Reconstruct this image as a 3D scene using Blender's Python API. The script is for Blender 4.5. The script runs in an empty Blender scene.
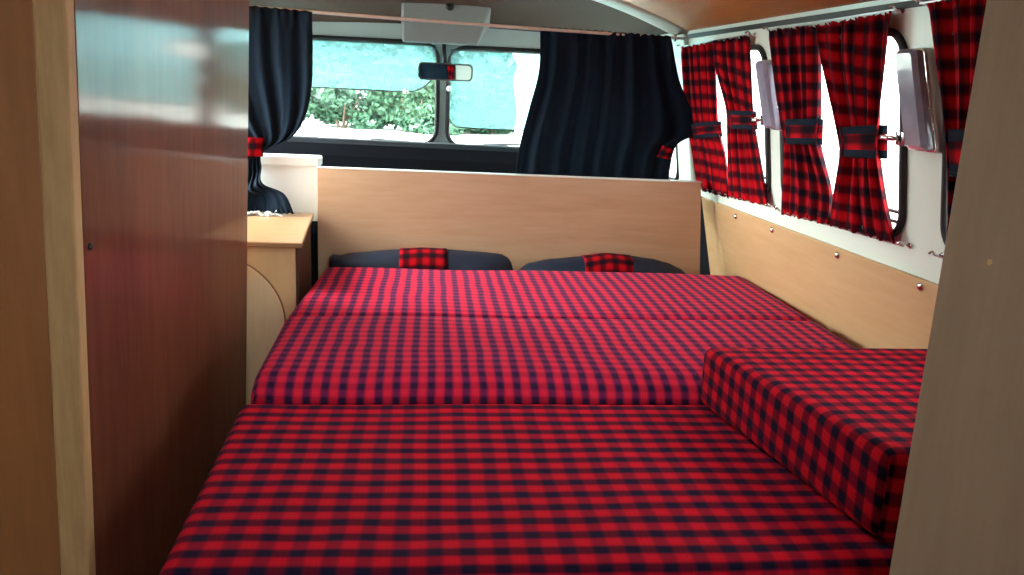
import bpy, bmesh, math, random
from mathutils import Vector, Matrix, Euler
PI = math.pi
random.seed(7)
scene = bpy.context.scene
COL = scene.collection

# ------------------------------------------------------------------ helpers
def link(name, me, mat=None, parent=None, smooth=False):
    o = bpy.data.objects.new(name, me)
    COL.objects.link(o)
    if mat is not None:
        for m in (mat if isinstance(mat, (list, tuple)) else [mat]):
            me.materials.append(m)
    if parent is not None:
        o.parent = parent
    if smooth:
        me.polygons.foreach_set('use_smooth', [True] * len(me.polygons))
    return o

def mesh(name, verts, faces, mat=None, parent=None, smooth=False, uvs=None):
    me = bpy.data.meshes.new(name)
    me.from_pydata([tuple(v) for v in verts], [], faces)
    if uvs is not None:                       # one uv per loop, in face order
        l = me.uv_layers.new(name='cloth')
        l.data.foreach_set('uv', [c for uv in uvs for c in uv])
    me.update()
    return link(name, me, mat, parent, smooth)

def bm_obj(name, bm, mat=None, parent=None, smooth=False):
    bmesh.ops.recalc_face_normals(bm, faces=bm.faces)
    me = bpy.data.meshes.new(name)
    bm.to_mesh(me); bm.free()
    return link(name, me, mat, parent, smooth)

def thing(name, label, cat, loc=(0, 0, 0), group=None, kind=None):
    o = bpy.data.objects.new(name, None)
    o.empty_display_size = .05
    COL.objects.link(o)
    o.location = loc
    return tag(o, label, cat, group, kind)

def tag(o, label=None, cat=None, group=None, kind=None):
    if label: o['label'] = label
    if cat: o['category'] = cat
    if group: o['group'] = group
    if kind: o['kind'] = kind
    return o

def struct(o, label=None, cat=None):
    return tag(o, label, cat, None, 'structure')

def keep(parent, o):
    """parent o under an empty that stands elsewhere, without moving it"""
    o.parent = parent
    o.matrix_parent_inverse = Matrix.Translation(-parent.location)
    return o

def box(bm, x0, x1, y0, y1, z0, z1, bev=0, seg=2):
    m = Matrix.Translation(((x0 + x1) / 2, (y0 + y1) / 2, (z0 + z1) / 2)) @ Matrix.Diagonal((abs(x1 - x0), abs(y1 - y0), abs(z1 - z0), 1))
    r = bmesh.ops.create_cube(bm, size=1, matrix=m)
    if bev:
        es = list({e for v in r['verts'] for e in v.link_edges})
        bmesh.ops.bevel(bm, geom=es, offset=bev, segments=seg, profile=.5, affect='EDGES')
    return bm

def box_obj(name, dims, mat, parent=None, bev=0, seg=2, smooth=False):
    return bm_obj(name, box(bmesh.new(), *dims, bev=bev, seg=seg), mat, parent, smooth)

def hexa(bm, pts, bev=0, seg=2):
    """eight corners: 4 bottom then 4 top, same order round"""
    vs = [bm.verts.new(p) for p in pts]
    fs = [(0, 3, 2, 1), (4, 5, 6, 7), (0, 1, 5, 4), (1, 2, 6, 5), (2, 3, 7, 6), (3, 0, 4, 7)]
    ff = [bm.faces.new([vs[i] for i in f]) for f in fs]
    if bev:
        es = list({e for f in ff for e in f.edges})
        bmesh.ops.bevel(bm, geom=es, offset=bev, segments=seg, profile=.5, affect='EDGES')
    return bm

def tube(bm, pts, r, seg=8, closed=False, caps=True):
    pts = [Vector(p) for p in pts]
    n = len(pts); rings = []
    up = None
    for i, p in enumerate(pts):
        if closed:
            t = (pts[(i + 1) % n] - pts[i - 1]).normalized()
        else:
            t = (pts[min(i + 1, n - 1)] - pts[max(i - 1, 0)]).normalized()
        if up is None:
            up = t.orthogonal().normalized()
        up = (up - t * up.dot(t)).normalized()
        s = t.cross(up)
        rr = r[i] if isinstance(r, (list, tuple)) else r
        rings.append([bm.verts.new(p + (up * math.cos(2 * PI * k / seg) + s * math.sin(2 * PI * k / seg)) * rr) for k in range(seg)])
    m = n if closed else n - 1
    for i in range(m):
        a, b = rings[i], rings[(i + 1) % n]
        off = 0
        if closed and i == n - 1:             # match the twist at the seam
            off = min(range(seg), key=lambda q: (a[0].co - b[q].co).length)
        for k in range(seg):
            bm.faces.new((a[k], a[(k + 1) % seg], b[(k + 1 + off) % seg], b[(k + off) % seg]))
    if caps and not closed:
        bm.faces.new(rings[0][::-1]); bm.faces.new(rings[-1])
    return bm

def lathe(bm, prof, origin, axis, seg=16):
    """prof: (radius, height) pairs swept round axis"""
    axis = Vector(axis).normalized(); u = axis.orthogonal().normalized(); w = axis.cross(u); o = Vector(origin)
    rings = []
    for r, h in prof:
        rings.append([bm.verts.new(o + axis * h + (u * math.cos(2 * PI * k / seg) + w * math.sin(2 * PI * k / seg)) * max(r, 1e-4)) for k in range(seg)])
    for a, b in zip(rings, rings[1:]):
        for k in range(seg):
            bm.faces.new((a[k], a[(k + 1) % seg], b[(k + 1) % seg], b[k]))
    bm.faces.new(rings[0][::-1]); bm.faces.new(rings[-1])
    return bm

def rrect(x0, x1, y0, y1, r, n=8):
    out = []
    for cx, cy, a in ((x1 - r, y1 - r, 0), (x0 + r, y1 - r, 90), (x0 + r, y0 + r, 180), (x1 - r, y0 + r, 270)):
        for k in range(n + 1):
            t = math.radians(a + 90 * k / n)
            out.append((cx + r * math.cos(t), cy + r * math.sin(t)))
    return out

def plate(name, outer, holes, thick, fmap, mat, parent=None):
    """flat polygon with holes, given a thickness and carried into the room by fmap(a, b, depth)"""
    cu = bpy.data.curves.new('outline', 'CURVE'); cu.dimensions = '2D'; cu.fill_mode = 'BOTH'; cu.extrude = thick / 2
    for loop in [outer] + list(holes):
        sp = cu.splines.new('POLY'); sp.points.add(len(loop) - 1); sp.use_cyclic_u = True
        for p, q in zip(sp.points, loop): p.co = (q[0], q[1], 0, 1)
    co = bpy.data.objects.new('outline', cu); COL.objects.link(co)
    dg = bpy.context.evaluated_depsgraph_get()
    me = bpy.data.meshes.new_from_object(co.evaluated_get(dg))
    bpy.data.objects.remove(co); bpy.data.curves.remove(cu)
    bm = bmesh.new(); bm.from_mesh(me); bpy.data.meshes.remove(me)
    bmesh.ops.remove_doubles(bm, verts=bm.verts, dist=1e-5)
    for v in bm.verts: v.co = Vector(fmap(v.co.x, v.co.y, v.co.z + thick / 2))
    return bm_obj(name, bm, mat, parent)

def poly_at(pts, t):
    """smooth point along a polyline given as (s, z) pairs, by equal parameter"""
    n = len(pts) - 1
    f = t * n; i = min(int(f), n - 1); u = f - i
    p0, p1, p2, p3 = pts[max(i - 1, 0)], pts[i], pts[i + 1], pts[min(i + 2, n)]
    def c(a, b, cc, d):
        m1, m2 = (cc - a) * .5, (d - b) * .5
        return (2 * u**3 - 3 * u**2 + 1) * b + (u**3 - 2 * u**2 + u) * m1 + (-2 * u**3 + 3 * u**2) * cc + (u**3 - u**2) * m2
    return tuple(c(p0[k], p1[k], p2[k], p3[k]) for k in range(len(pts[0])))

def at_z(pts, z):
    """s of a curtain edge at height z (edge listed from the top down)"""
    N = 200; best = None
    for i in range(N + 1):
        s, zz = poly_at(pts, i / N)
        d = abs(zz - z)
        if best is None or d < best[0]: best = (d, s)
    return best[1]

# ------------------------------------------------------------------ materials
def newmat(name):
    m = bpy.data.materials.new(name); m.use_nodes = True
    nt = m.node_tree; b = nt.nodes['Principled BSDF']
    return m, nt, b
def N(nt, t, **k):
    n = nt.nodes.new(t)
    for a, v in k.items(): setattr(n, a, v)
    return n
def setin(n, **k):
    for a, v in k.items(): n.inputs[a.replace('_', ' ')].default_value = v
def rgb(c): return (c[0], c[1], c[2], 1)
def srgb(r, g, b):
    f = lambda v: (v / 255 / 12.92 if v / 255 <= .04045 else ((v / 255 + .055) / 1.055) ** 2.4)
    return (f(r), f(g), f(b))

def plain(name, c, rough=.5, metal=0, noise=.06, scale=30, bump=0, spec=.5, coat=0):
    m, nt, b = newmat(name)
    tc = N(nt, 'ShaderNodeTexCoord'); nz = N(nt, 'ShaderNodeTexNoise'); setin(nz, Scale=scale, Detail=4)
    nt.links.new(tc.outputs['Object'], nz.inputs['Vector'])
    hs = N(nt, 'ShaderNodeMixRGB'); hs.blend_type = 'MIX'
    hs.inputs[1].default_value = rgb([v * (1 - noise) for v in c]); hs.inputs[2].default_value = rgb([min(1, v * (1 + noise)) for v in c])
    nt.links.new(nz.outputs['Fac'], hs.inputs[0]); nt.links.new(hs.outputs[0], b.inputs['Base Color'])
    setin(b, Roughness=rough, Metallic=metal)
    b.inputs['Specular IOR Level'].default_value = spec; b.inputs['Coat Weight'].default_value = coat
    if bump:
        bp = N(nt, 'ShaderNodeBump'); setin(bp, Strength=bump, Distance=.002)
        nt.links.new(nz.outputs['Fac'], bp.inputs['Height']); nt.links.new(bp.outputs['Normal'], b.inputs['Normal'])
    return m

def wood(name, c1, c2, axis='x', rough=.4, fine=70, scale=6, coat=0, coat_rough=.2, spec=.5, knots=0):
    """veneer with the grain running along one axis"""
    m, nt, b = newmat(name)
    tc = N(nt, 'ShaderNodeTexCoord'); mp = N(nt, 'ShaderNodeMapping')
    s = {'x': (.12, 1, 1), 'y': (1, .12, 1), 'z': (1, 1, .12)}[axis]
    mp.inputs['Scale'].default_value = s
    nt.links.new(tc.outputs['Object'], mp.inputs['Vector'])
    n1 = N(nt, 'ShaderNodeTexNoise'); setin(n1, Scale=scale, Detail=5, Roughness=.6, Distortion=.8)
    n2 = N(nt, 'ShaderNodeTexNoise'); setin(n2, Scale=fine, Detail=3, Roughness=.65)
    for n in (n1, n2): nt.links.new(mp.outputs['Vector'], n.inputs['Vector'])
    mx = N(nt, 'ShaderNodeMath', operation='MULTIPLY_ADD'); mx.inputs[1].default_value = .4
    nt.links.new(n2.outputs['Fac'], mx.inputs[0]); 
    ma = N(nt, 'ShaderNodeMath', operation='MULTIPLY'); ma.inputs[1].default_value = .6
    nt.links.new(n1.outputs['Fac'], ma.inputs[0]); nt.links.new(ma.outputs[0], mx.inputs[2])
    cr = N(nt, 'ShaderNodeValToRGB')
    cr.color_ramp.elements[0].position = .32; cr.color_ramp.elements[0].color = rgb(c2)
    cr.color_ramp.elements[1].position = .66; cr.color_ramp.elements[1].color = rgb(c1)
    nt.links.new(mx.outputs[0], cr.inputs['Fac'])
    nt.links.new(cr.outputs['Color'], b.inputs['Base Color'])
    setin(b, Roughness=rough); b.inputs['Specular IOR Level'].default_value = spec
    b.inputs['Coat Weight'].default_value = coat; b.inputs['Coat Roughness'].default_value = coat_rough
    return m

def plaid(name, px, py, c00, c10, c01, c11, sheen=.05, rough=.85, soft=.16, spec=.06):
    """woven check: c00 ground, c10 lengthwise stripe, c01 crosswise stripe, c11 where they cross"""
    m, nt, b = newmat(name)
    uv = N(nt, 'ShaderNodeUVMap'); uv.uv_map = 'cloth'
    nz = N(nt, 'ShaderNodeTexNoise'); setin(nz, Scale=9, Detail=2)
    nt.links.new(uv.outputs['UV'], nz.inputs['Vector'])
    wob = N(nt, 'ShaderNodeVectorMath', operation='SCALE'); wob.inputs['Scale'].default_value = .008
    nt.links.new(nz.outputs['Color'], wob.inputs[0])
    add = N(nt, 'ShaderNodeVectorMath', operation='ADD')
    nt.links.new(uv.outputs['UV'], add.inputs[0]); nt.links.new(wob.outputs[0], add.inputs[1])
    sp = N(nt, 'ShaderNodeSeparateXYZ'); nt.links.new(add.outputs[0], sp.inputs[0])
    masks = []; lines = []
    for ax, period in (('X', px), ('Y', py)):
        d = N(nt, 'ShaderNodeMath', operation='DIVIDE'); d.inputs[1].default_value = period
        nt.links.new(sp.outputs[ax], d.inputs[0])
        pp = N(nt, 'ShaderNodeMath', operation='PINGPONG'); pp.inputs[1].default_value = .5
        nt.links.new(d.outputs[0], pp.inputs[0])
        mr = N(nt, 'ShaderNodeMapRange'); mr.interpolation_type = 'SMOOTHSTEP'
        setin(mr, From_Min=.25 - soft / 2, From_Max=.25 + soft / 2, To_Min=0, To_Max=1)
        nt.links.new(pp.outputs[0], mr.inputs['Value'])
        sb = N(nt, 'ShaderNodeMath', operation='SUBTRACT'); sb.inputs[1].default_value = .10
        ab = N(nt, 'ShaderNodeMath', operation='ABSOLUTE')
        nt.links.new(pp.outputs[0], sb.inputs[0]); nt.links.new(sb.outputs[0], ab.inputs[0])
        ln = N(nt, 'ShaderNodeMapRange'); ln.interpolation_type = 'SMOOTHSTEP'   # thin dark thread in the red
        setin(ln, From_Min=.03, From_Max=.0, To_Min=0, To_Max=.22)
        nt.links.new(ab.outputs[0], ln.inputs['Value'])
        mxm = N(nt, 'ShaderNodeMath', operation='MAXIMUM')
        nt.links.new(mr.outputs[0], mxm.inputs[0]); nt.links.new(ln.outputs[0], mxm.inputs[1]); masks.append(mxm)
    def mix(f, A, B):
        x = N(nt, 'ShaderNodeMixRGB'); nt.links.new(f.outputs[0], x.inputs[0])
        for i, c in ((1, A), (2, B)):
            if isinstance(c, tuple): x.inputs[i].default_value = rgb(c)
            else: nt.links.new(c.outputs[0], x.inputs[i])
        return x
    cr = mix(masks[1], mix(masks[0], c00, c10), mix(masks[0], c01, c11))
    n2 = N(nt, 'ShaderNodeTexNoise'); setin(n2, Scale=260, Detail=2); nt.links.new(uv.outputs['UV'], n2.inputs['Vector'])
    br = N(nt, 'ShaderNodeMixRGB'); br.blend_type = 'MULTIPLY'; br.inputs[0].default_value = .18
    nt.links.new(cr.outputs[0], br.inputs[1]); nt.links.new(n2.outputs['Color'], br.inputs[2])
    nt.links.new(br.outputs[0], b.inputs['Base Color'])
    setin(b, Roughness=rough); b.inputs['Specular IOR Level'].default_value = spec
    b.inputs['Sheen Tint'].default_value = (1, .3, .5, 1); b.inputs['Sheen Weight'].default_value = sheen; b.inputs['Sheen Roughness'].default_value = .5
    bp = N(nt, 'ShaderNodeBump'); setin(bp, Strength=.25, Distance=.001)
    nt.links.new(n2.outputs['Fac'], bp.inputs['Height']); nt.links.new(bp.outputs['Normal'], b.inputs['Normal'])
    return m

def clear(name, tint=(.95, 1, .98), gloss=.06, milk=0, milk_col=(.7, .85, .85)):
    """thin pane: lets light straight through, with a faint reflection; milk adds scatter"""
    m, nt, b = newmat(name); nt.nodes.remove(b)
    out = nt.nodes['Material Output']
    tr = N(nt, 'ShaderNodeBsdfTransparent'); tr.inputs[0].default_value = rgb(tint)
    gl = N(nt, 'ShaderNodeBsdfGlossy'); gl.inputs['Roughness'].default_value = .03
    lw = N(nt, 'ShaderNodeLayerWeight'); lw.inputs['Blend'].default_value = .25
    mu = N(nt, 'ShaderNodeMath', operation='MULTIPLY_ADD'); mu.inputs[1].default_value = .5; mu.inputs[2].default_value = gloss * .5
    nt.links.new(lw.outputs['Fresnel'], mu.inputs[0])
    mx = N(nt, 'ShaderNodeMixShader'); nt.links.new(mu.outputs[0], mx.inputs[0])
    last = tr
    if milk:
        df = N(nt, 'ShaderNodeBsdfTranslucent'); df.inputs[0].default_value = rgb(milk_col)
        m2 = N(nt, 'ShaderNodeMixShader'); m2.inputs[0].default_value = milk
        nt.links.new(tr.outputs[0], m2.inputs[1]); nt.links.new(df.outputs[0], m2.inputs[2]); last = m2
    nt.links.new(last.outputs[0], mx.inputs[1]); nt.links.new(gl.outputs[0], mx.inputs[2])
    nt.links.new(mx.outputs[0], out.inputs['Surface'])
    return m

M = {}
M['plaid_near'] = plaid('plaid_near_mattress', .0355, .031, (.84, .008, .024), (.40, .010, .030), (.15, .007, .022), (.012, .010, .034), soft=.22)
M['plaid_far'] = plaid('plaid_far_mattress', .0272, .0272, (.90, .022, .060), (.20, .016, .085), (.60, .014, .045), (.026, .011, .045), sheen=.12, soft=.26)
M['plaid_bol'] = plaid('plaid_bolster', .029, .029, (.86, .008, .024), (.30, .007, .026), (.24, .006, .022), (.012, .010, .030))
M['plaid_c'] = plaid('plaid_curtain', .034, .036, (.56, .004, .010), (.13, .002, .006), (.09, .002, .006), (.005, .005, .010), sheen=.02, soft=.30)
M['navy'] = plain('navy_cloth', (.005, .012, .024), .85, noise=.2, scale=60, spec=.12)
M['navy'].node_tree.nodes['Principled BSDF'].inputs['Sheen Weight'].default_value = .02
M['navy_p'] = plain('navy_pillow', (.012, .020, .040), .6, noise=.2, scale=60, spec=.3)
M['head'] = wood('headboard_veneer', srgb(212, 174, 142), srgb(194, 152, 116), 'x', .45, 60, 7)
M['ply'] = wood('wall_plywood', srgb(208, 170, 128), srgb(190, 148, 104), 'y', .5, 40, 5)
M['cab'] = wood('cabinet_maple', srgb(240, 208, 158), srgb(226, 188, 134), 'z', .35, 60, 6, coat=.3)
M['door'] = wood('door_maple', srgb(250, 222, 180), srgb(240, 206, 160), 'z', .4, 60, 6, coat=.2)
M['cabtop'] = wood('cabinet_top_maple', srgb(186, 146, 106), srgb(170, 128, 88), 'x', .35, 60, 6, coat=.2, coat_rough=.15)
M['gloss'] = wood('varnished_mahogany', srgb(132, 70, 48), srgb(98, 46, 32), 'z', .7, 50, 5, coat=.34, coat_rough=.10, spec=.1)
M['dark'] = wood('dark_brown_side', srgb(96, 58, 38), srgb(70, 40, 26), 'z', .5)  # darker brown for the low cabinet's side face only
M['edge'] = wood('raw_edge', srgb(228, 182, 130), srgb(190, 142, 94), 'z', .7, 90, 9)
M['endp'] = wood('wardrobe_end_veneer', srgb(184, 118, 70), srgb(156, 94, 54), 'z', .5, 50, 5)
M['board'] = wood('board_veneer', srgb(168, 132, 108), srgb(144, 110, 86), 'z', .55, 45, 6)
M['ceilw'] = wood('ceiling_veneer', srgb(186, 122, 62), srgb(158, 98, 46), 'y', .5, 45, 5, coat=.08, spec=.2)
M['base'] = wood('bed_plywood', srgb(150, 110, 70), srgb(120, 84, 50), 'x', .6)
M['white'] = plain('cream_paint', srgb(226, 236, 226), .35, noise=.02, scale=12, coat=.2)
M['bulk'] = plain('white_paint_and_lit_edge', srgb(238, 240, 238), .4, noise=.02)
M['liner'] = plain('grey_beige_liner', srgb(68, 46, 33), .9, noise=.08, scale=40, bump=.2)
M['bow'] = plain('beige_bow', srgb(176, 166, 156), .5, noise=.03)
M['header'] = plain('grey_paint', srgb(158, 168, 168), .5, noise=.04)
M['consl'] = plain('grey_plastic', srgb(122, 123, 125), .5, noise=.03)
M['rubber'] = plain('black_rubber', (.012, .012, .013), .5, noise=.1)
M['black'] = plain('black_vinyl', (.004, .005, .009), .9, noise=.15, bump=.2, spec=.15)
M['chrome'] = plain('chrome', (.8, .8, .8), .15, 1, noise=.02)
M['alu'] = plain('aluminium', (.62, .64, .66), .35, 1, noise=.04)
M['bright'] = plain('polished_wire', (.92, .93, .95), .4, 1, noise=.02)
M['wire'] = plain('white_wire', (.93, .94, .95), .5, 0, noise=.02)
M['glass'] = clear('window_glass')
M['visor'] = clear('tinted_acrylic', (.60, .83, .85), .05, .10, (.6, .85, .88))
M['mirror'] = plain('mirror_glass', (.85, .87, .88), .02, 1, noise=0)
M['lens'] = plain('prismatic_lens', srgb(150, 144, 164), .15, 0, noise=.35, scale=28, bump=.4, coat=.6)
M['lampw'] = plain('lamp_plastic', srgb(214, 214, 206), .35, noise=.03)
M['floor'] = wood('floor_boards', srgb(96, 70, 48), srgb(74, 52, 34), 'y', .5)
M['gravel'] = plain('pale_gravel', (.62, .62, .58), .9, noise=.15, scale=3)
M['bark'] = plain('bark', (.16, .11, .07), .9, noise=.3, scale=12, bump=.5)
M['palebark'] = plain('pale_bark', (.72, .70, .66), .8, noise=.12, scale=6)
M['render'] = plain('white_render', (.8, .8, .78), .8, noise=.03)
def leafmat(name, c, c2):
    m, nt, b = newmat(name)
    oi = N(nt, 'ShaderNodeNewGeometry'); cr = N(nt, 'ShaderNodeValToRGB')
    cr.color_ramp.elements[0].color = rgb(c); cr.color_ramp.elements[1].color = rgb(c2)
    nt.links.new(oi.outputs['Random Per Island'], cr.inputs['Fac']); nt.links.new(cr.outputs[0], b.inputs['Base Color'])
    setin(b, Roughness=.55)
    return m
M['leaf_a'] = leafmat('hedge_leaf', (.022, .075, .042), (.075, .18, .10))
M['leaf_b'] = leafmat('tree_leaf', (.035, .095, .075), (.14, .25, .20))
M['leaf_c'] = leafmat('pale_tree_leaf', (.20, .28, .16), (.50, .56, .40))

# ------------------------------------------------------------------ van body
CX = .04                                     # centre line of the van
def Xw(Y, z):                                # inner face of the right-hand side, leaning in above the belt and tapering to the front
    return .836 - .05 * (Y - 1.25) - (.15 * (z - .634) if z > .634 else .22 * (z - .634))
def wallR(Y, z, d=0): return (Xw(Y, z) + d, Y, z)
def wallL(Y, z, d=0): return (2 * CX - Xw(Y, z) - d, Y, z)

struct(box_obj('floor', (-1.05, 1.14, -.95, 3.14, -.04, 0), M['floor']))
WR = rrect(-.30, .38, .72, 1.08, .06)  # unseen rear window, sized for the light it lets in
struct(plate('wall_rear', [(-1.05, 0), (1.13, 0), (.97, .64), (.90, 1.10), (.45, 1.22), (-.37, 1.22), (-.82, 1.10), (-.89, .64)], [WR], .03, lambda a, b, d: (a, -.90 - d, b), M['black']))
WZ0, WZ1 = .634, 1.092
W1 = rrect(1.872, 2.352, .692, 1.030, .045)
W2 = rrect(1.349, 1.795, .692, 1.035, .045)
W3 = rrect(.95, 1.236, .692, 1.035, .045)
WD = rrect(2.50, 2.95, .655, 1.03, .05)
outer = [(-.90, WZ0), (3.05, WZ0), (3.05, WZ1), (-.90, WZ1)]
struct(plate('wall_right', outer, [W1, W2, W3, WD], .03, lambda a, b, d: wallR(a, b, d), M['white']))
low = [(-.90, -.02), (3.05, -.02), (3.05, WZ0), (-.90, WZ0)]
def wallR_low(a, b, d):
    return wallR(a, b, d + .012)
struct(plate('wall_right', low, [], .03, lambda a, b, d: wallR_low(a, b, d), M['black']))
LW1 = rrect(1.775, 2.42, .600 + .04, 1.06, .05)
LWD = rrect(2.50, 2.95, .655, 1.03, .05)
struct(plate('wall_left', outer, [LW1, LWD], .03, lambda a, b, d: wallL(a, b, d), M['white']))
struct(plate('wall_left', low, [], .03, lambda a, b, d: (2 * CX - wallR_low(a, b, d)[0], a, b), M['black']))

# windscreen wall: two panes either side of a narrow post
FY = 3.05
PL = rrect(-.56, .022, .698, 1.049, .06, 10)
PR = rrect(.060, .64, .694, 1.040, .06, 10)
fo = [(-.78, .45), (.84, .45), (.80, 1.13), (-.72, 1.13)]
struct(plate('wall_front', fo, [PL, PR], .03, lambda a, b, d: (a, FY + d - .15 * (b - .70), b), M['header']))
struct(box_obj('wall_front', (-.78, .84, FY + .038, FY + .066, -.02, .46), M['black']))

def window(name, loop, fmap, r=.007, lip=.004):
    w = thing(name, None, None, (0, 0, 0), None, 'structure')
    g = bmesh.new()
    tube(g, [fmap(a, b, -lip) for a, b in loop], r, 8, closed=True)
    bm_obj('gasket', g, M['rubber'], w, True)
    plate('pane', loop, [], .004, lambda a, b, d: fmap(a, b, .012 + d), M['glass'], w)
    return w
wn = 1
for lp in (W1, W2, W3, WD):
    w = window('window_%d' % wn, lp, wallR)
    if lp is not WD:
        ys = [p[0] for p in lp]; y0, y1 = min(ys), max(ys)
        s = bmesh.new()                        # sliding-sash rails along the foot of the opening
        for zz in (.715, .733):
            tube(s, [wallR(y0 + .006, zz, .010), wallR(y1 - .006, zz, .010)], .0035, 6)
        bm_obj('sash_rail', s, M['rubber'], w)
    wn += 1
for lp in (LW1, LWD):
    window('window_%d' % wn, lp, wallL); wn += 1
window('window_%d' % wn, WR, lambda a, b, d: (a, -.90 - d, b)); wn += 1
for lp in (PL, PR):
    window('window_%d' % wn, lp, lambda a, b, d: (a, FY + d - .15 * (b - .70), b), .0085); wn += 1

# roof: wood veneer over the living space, grey liner over the cab
def arch(X, Y):
    hw = Xw(Y, 1.085) - CX
    u = max(-1, min(1, (X - CX) / hw))
    return 1.088 + .135 * (1 - abs(u) ** 2.2)
def roof(name, y0, y1, zf, mat, ny=12, nx=40, t=.02, hole=None):
    vs, fs = [], []
    for j in range(ny + 1):
        Y = y0 + (y1 - y0) * j / ny
        hw = Xw(Y, 1.085) - CX + .006
        for i in range(nx + 1):
            X = CX + hw * (-1 + 2 * i / nx)
            z = zf(X, Y)
            vs.append((X, Y, z))
    def cut(i, j):
        c = vs[j * (nx + 1) + i]; e = vs[(j + 1) * (nx + 1) + i + 1]
        mx, my = (c[0] + e[0]) / 2, (c[1] + e[1]) / 2
        return bool(hole) and hole[0] < mx < hole[1] and hole[2] < my < hole[3]
    n = len(vs)
    vs += [(x, y, z + t) for x, y, z in vs]
    W = nx + 1
    for j in range(ny):
        for i in range(nx):
            a = j * W + i
            if hole and cut(i, j):
                continue
            fs.append((a, a + W, a + W + 1, a + 1)); fs.append((n + a, n + a + 1, n + a + W + 1, n + a + W))
    if hole:                                   # close the cut edges of the opening
        for j in range(ny):
            for i in range(nx):
                if cut(i, j):
                    a = j * W + i
                    for p, q, di, dj in ((a, a + 1, 0, -1), (a + W, a + W + 1, 0, 1), (a, a + W, -1, 0), (a + 1, a + W + 1, 1, 0)):
                        if not cut(i + di, j + dj): fs.append((p, q, n + q, n + p))
    for j in range(ny):
        for a in (j * W, j * W + nx): fs.append((a, a + W, n + a + W, n + a))
    for i in range(nx):
        for a in (i, ny * W + i): fs.append((a, a + 1, n + a + 1, n + a))
    bm = bmesh.new(); bv = [bm.verts.new(v) for v in vs]
    for f in fs: bm.faces.new([bv[k] for k in f])
    return struct(bm_obj(name, bm, mat, None, True))
roof('ceiling', -.90, 2.40, arch, M['ceilw'], ny=66, nx=80, hole=(-.10, .14, 1.10, 1.40))
hw_ = rrect(-.105, .145, 1.095, 1.405, .02)  # unseen roof hatch, added to bring more light onto the bed
ht = window('window_20', hw_, lambda a, b, d: (a, b, arch(a, b) + d - .004), .012)
def cabroof(X, Y):
    t = (Y - 2.46) / (3.05 - 2.46)
    t = max(0, min(1, t)); s = t * t * (1.6 - .6 * t)
    return arch(X, Y) * (1 - s) + (1.085) * s + .004
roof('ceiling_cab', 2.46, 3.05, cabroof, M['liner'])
# white bow between the two
vs = []; rings = []
bm = bmesh.new()
for i in range(49):
    u = -1 + 2 * i / 48
    ring = []
    for yy, dz in ((2.36, .012), (2.36, .000), (2.38, -.007), (2.42, -.010), (2.46, -.010), (2.50, -.004), (2.50, .022), (2.43, .03)):
        hw = Xw(yy, 1.085) - CX + .004
        X = CX + hw * u
        ring.append(bm.verts.new((X, yy, arch(X, yy) + dz)))
    rings.append(ring)
for a, b in zip(rings, rings[1:]):
    for k in range(8): bm.faces.new((a[k], a[(k + 1) % 8], b[(k + 1) % 8], b[k]))
bm.faces.new(rings[0]); bm.faces.new(rings[-1])
struct(bm_obj('trim_1', bm, M['bow'], None, True))
# cant rails with a dark gutter groove along both sides
for s, nm in ((1, 'trim_2'), (-1, 'trim_3')):
    def wf(Y, z, d=0, s=s): return wallR(Y, z, d) if s > 0 else wallL(Y, z, d)
    bm = bmesh.new()
    A, B = -.9, 2.46
    pts = []
    for Y in (A, B):
        pts += [wf(Y, 1.070, 0), wf(Y, 1.070, -.006), wf(Y, 1.080, -.007), wf(Y, 1.080, 0)]
    hexa(bm, [pts[0], pts[1], pts[5], pts[4], pts[3], pts[2], pts[6], pts[7]])
    struct(bm_obj(nm, bm, M['rubber']))

# white painted half-height bulkhead behind the headboard, with a ledge
bk = thing('trim_4', None, None, (0, 0, 0), None, 'structure')
box_obj('panel', (-.755, -.287, 2.236, 2.262, .545, .690), M['bulk'], bk)
box_obj('ledge', (-.755, -.287, 2.224, 2.290, .690, .716), M['bulk'], bk, bev=.005)
# B-pillar cover, pale painted, right side
bm = bmesh.new()
pp = []
for z in (.634, 1.082):
    pp += [wallR(2.37, z, -.001), wallR(2.37, z, -.014), wallR(2.475, z, -.014), wallR(2.475, z, -.001)]
hexa(bm, pp, .004)
struct(bm_obj('trim_5', bm, M['white']))

# dashboard
d = thing('dashboard', 'black dashboard below the windscreen, seen above the white ledge', 'dashboard', (CX, 2.9, 0))
bm = bmesh.new()
prof = [(2.80, .40), (2.80, .66), (2.812, .698), (2.84, .711), (2.95, .708), (3.035, .690), (3.035, .40)]
ra = [bm.verts.new((-.70, y, z + .014)) for y, z in prof]; rb = [bm.verts.new((.78, y, z)) for y, z in prof]
for k in range(len(prof)): bm.faces.new((ra[k], ra[(k + 1) % 7], rb[(k + 1) % 7], rb[k]))
bm.faces.new(ra); bm.faces.new(rb[::-1])
keep(d, bm_obj('padded_top', bm, M['black']))
bm = bmesh.new()
bm.free()
for x in (-.45, -.1, .2, .5):
    bm = tube(bmesh.new(), [(x - .07, 2.93, .7135 - .0095 * x), (x + .07, 2.93, .7135 - .0095 * x)], .004, 6)
    keep(d, bm_obj('vent', bm, M['alu']))

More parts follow.
